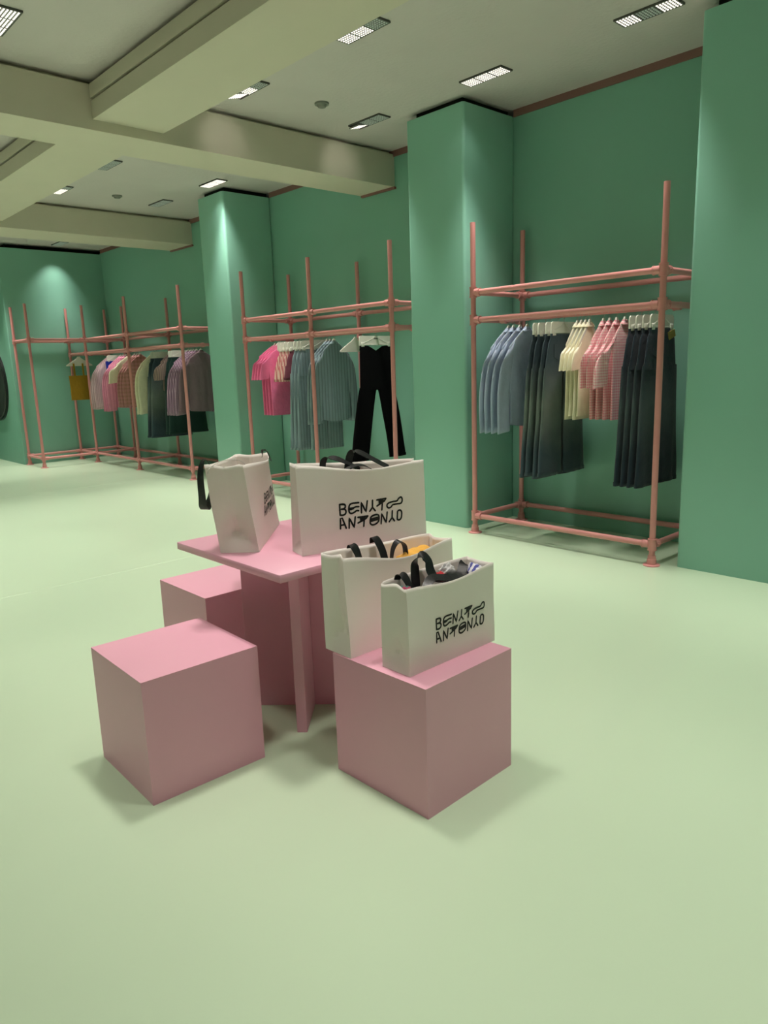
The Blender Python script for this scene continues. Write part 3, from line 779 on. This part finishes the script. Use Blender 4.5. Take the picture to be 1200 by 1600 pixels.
# bag on table, seen from its narrow side (printed face turned right)
b1, P1 = paper_bag('white paper bag seen from its creased side on the table, black strap outside', (-2.545, 1.622), math.atan2(.382, -.399), .552, .163, .375, TZ,
               (.195, .50, .115, .215), bow=.050, bowb=-.012, gin=.02, gl=.014, dip=.010, seed=1.3, flop=.03, lean=.035, tilt=.06, pinch=.06)
ribbon(b1, [(.03, .185, .33, 1, 0, 0), (.02, .190, .385, 1, .3, 0), (.01, .210, .392, 1, .6, 0), (.00, .222, .33, .8, 1, 0), (.00, .222, .24, .6, 1, 0), (.015, .224, .195, .4, 1, 0), (.035, .215, .19, .4, 1, 0), (.06, .205, .25, 1, .4, 0), (.07, .205, .33, 1, 0, 0)], .040)
ribbon(b1, [(.43, .0, .33, 1, 0, 0), (.45, .02, .372, 1, 0, 0), (.50, .05, .375, .5, 1, 0), (.53, .06, .34, 1, 0, 0)], .012)
o = path_tube([(.035+.075*math.cos(a), .115-.065*math.cos(a), .345+.045*math.sin(a)) for a in [PI*k/16 for k in range(17)]], .0016, 6)
tag(link('plastic_loop', o, mat('clear_plastic', (.72, .70, .66), .2, .5)), 'thin clear plastic loop sticking out of the side-on bag', 'loop')
pl_o = bpy.data.objects['plastic_loop']; pl_o.location = b1.location; pl_o.rotation_euler = b1.rotation_euler

# broad bag on table
b2, P2 = paper_bag('broad white paper bag with full lettering standing on the table', (-2.348, 1.700), math.atan2(.57, .145), .596, .105, .372, TZ,
               (.172, .478, .090, .197), bow=.035, bowb=.03, gin=.025, gl=.015, dip=.026, seed=2.1, pinch_l=.30, tilt=.085, pinch=.20)
ribbon(b2, [(.150, .095, .30, 1, 0, 0), (.155, .092, .368, 1, 0, 0), (.195, .080, .380, 1, .2, .2), (.25, .060, .355, 1, .5, 0), (.30, .045, .325, 1, .4, 0)], .028)
ribbon(b2, [(.265, .095, .31, 1, 0, 0), (.28, .090, .385, 1, 0, 0), (.31, .080, .396, 1, .2, 0), (.37, .060, .362, 1, .5, 0), (.44, .045, .32, 1, .5, 0)], .034)
ribbon(b2, [(.19, .03, .30, 0, 1, 0), (.24, .035, .336, 0, 1, .3), (.31, .040, .343, 0, 1, .3), (.37, .035, .31, 0, 1, 0)], .022)
# taller plain bag on the stool
b3, P3 = paper_bag('plain white paper bag behind on the right stool, yellow cloth inside', (-1.958, 1.613), math.radians(90), .575, .150, .385, .4830,
               None, bow=.03, bowb=.03, gin=.03, gl=.022, dip=.035, seed=3.2, flop=.01, lean=0, tilt=.085, pinch=.15)
ribbon(b3, [(.140, .148, .372, 1, 0, 0), (.142, .143, .384, 1, 0, 0), (.150, .130, .372, 1, 0, .2), (.160, .118, .33, 1, .2, 0), (.165, .105, .27, 1, 0, 0)], .034)
ribbon(b3, [(.262, .150, .37, 1, 0, 0), (.262, .146, .392, 1, 0, 0), (.268, .130, .380, 1, 0, 0), (.280, .112, .33, 1, 0, 0), (.285, .10, .26, 1, 0, 0)], .036)
ribbon(b3, [(.300, .090, .29, .4, 1, 0), (.312, .088, .345, .2, 1, 0), (.338, .084, .372, 0, 1, .3), (.366, .080, .352, 0, 1, 0), (.372, .078, .31, 0, 1, 0), (.366, .076, .27, 0, 1, 0)], .028)
# small front bag on the stool
b4, P4 = paper_bag('smaller lettered white paper bag in front on the right stool, clothes inside', (-1.684, 1.647), math.radians(90), .463, .140, .316, .4830,
               (.131, .405, .087, .178), bow=.012, bowb=.02, gin=.018, gl=.006, dip=.016, seed=4.4, pinch=.08)
ribbon(b4, [(.085, .140, .305, 1, 0, 0), (.090, .136, .322, 1, 0, 0), (.102, .122, .318, 1, 0, .2), (.112, .105, .28, 1, .2, 0), (.115, .09, .22, 1, 0, 0)], .032)
ribbon(b4, [(.170, .130, .26, 1, 0, 0), (.172, .136, .32, 1, 0, 0), (.180, .140, .350, 1, .2, .2), (.205, .132, .372, .9, .3, .4), (.225, .118, .350, 1, .2, 0), (.222, .105, .315, 1, 0, 0), (.238, .090, .285, 1, .3, 0), (.27, .07, .268, .4, 1, 0)], .042)
ribbon(b4, [(.12, .05, .24, .4, 1, 0), (.15, .06, .275, .4, 1, .4), (.20, .075, .298, .3, 1, .5), (.26, .065, .288, 0, 1, .6), (.33, .060, .282, 0, 1, .5), (.385, .085, .312, .3, 1, .4), (.41, .10, .290, 0, 1, .4)], .036)
# clothes inside the bags
def crumple(name, label, cat, bag, c, r, material, seed, amp=.3):
    bm = bmesh.new(); bmesh.ops.create_icosphere(bm, subdivisions=4, radius=1)
    for v in bm.verts:
        d = v.co.normalized()
        n = abs(noise.noise(d*1.6+Vector((seed, 0, seed))))+.5*abs(noise.noise(d*3.7+Vector((0, seed, 0))))
        v.co = Vector((d.x*r[0], d.y*r[1], d.z*r[2]))*(1-amp*.6+amp*1.6*n)
    me = bm_mesh(bm, smooth=True); o = link(name, me, material); tag(o, label, cat)
    o.location = bag.matrix_basis @ Vector(c); o.rotation_euler = bag.rotation_euler
    return o
YEL = cloth('yellow_cloth', (.80, .43, .08)); DARKC = cloth('charcoal_cloth', (.02, .022, .026)); GREYC = cloth('grey_silver_cloth', (.30, .30, .31), (.62, .61, .62), 'stripe', .03, .5)
REDC = cloth('red_cloth', (.45, .03, .04)); WB = cloth('white_blue_stripe', (.72, .72, .78), (.10, .11, .38), 'stripe', .02, .45); TEALC = cloth('teal_dark_cloth', (.03, .13, .11), (.35, .04, .10), 'stripe', .03, .3)
CRM = cloth('white_tissue', (.72, .68, .63))
crumple('folded_garment', 'bright yellow crumpled garment inside the taller bag', 'garment', b3, (.43, .075, .275), (.105, .055, .055), YEL, 2.0, .25)
crumple('folded_garment', 'charcoal crumpled garment filling the small front bag', 'garment', b4, (.22, .068, .205), (.18, .052, .06), DARKC, 4.0, .3)
crumple('folded_garment', 'grey striped garment bulging from the small front bag', 'garment', b4, (.315, .105, .285), (.034, .026, .038), GREYC, 6.0, .3)
crumple('folded_garment', 'red cloth peeking out of the small front bag', 'garment', b4, (.275, .105, .282), (.024, .018, .016), REDC, 7.0, .3)
crumple('folded_garment', 'blue and white striped cloth at right in the small bag', 'garment', b4, (.41, .055, .278), (.034, .034, .030), WB, 8.0, .35)
crumple('folded_garment', 'teal and magenta striped cloth at left in the small bag', 'garment', b4, (.060, .085, .272), (.036, .034, .024), TEALC, 9.0, .3)
crumple('folded_garment', 'dark green garment tucked in the broad bag', 'garment', b2, (.32, .05, .270), (.10, .026, .045), TEALC, 3.0, .2)
crumple('tissue', 'white tissue paper filling the side-on bag', 'tissue', b1, (.24, .100, .255), (.13, .040, .05), CRM, 5.0, .15)
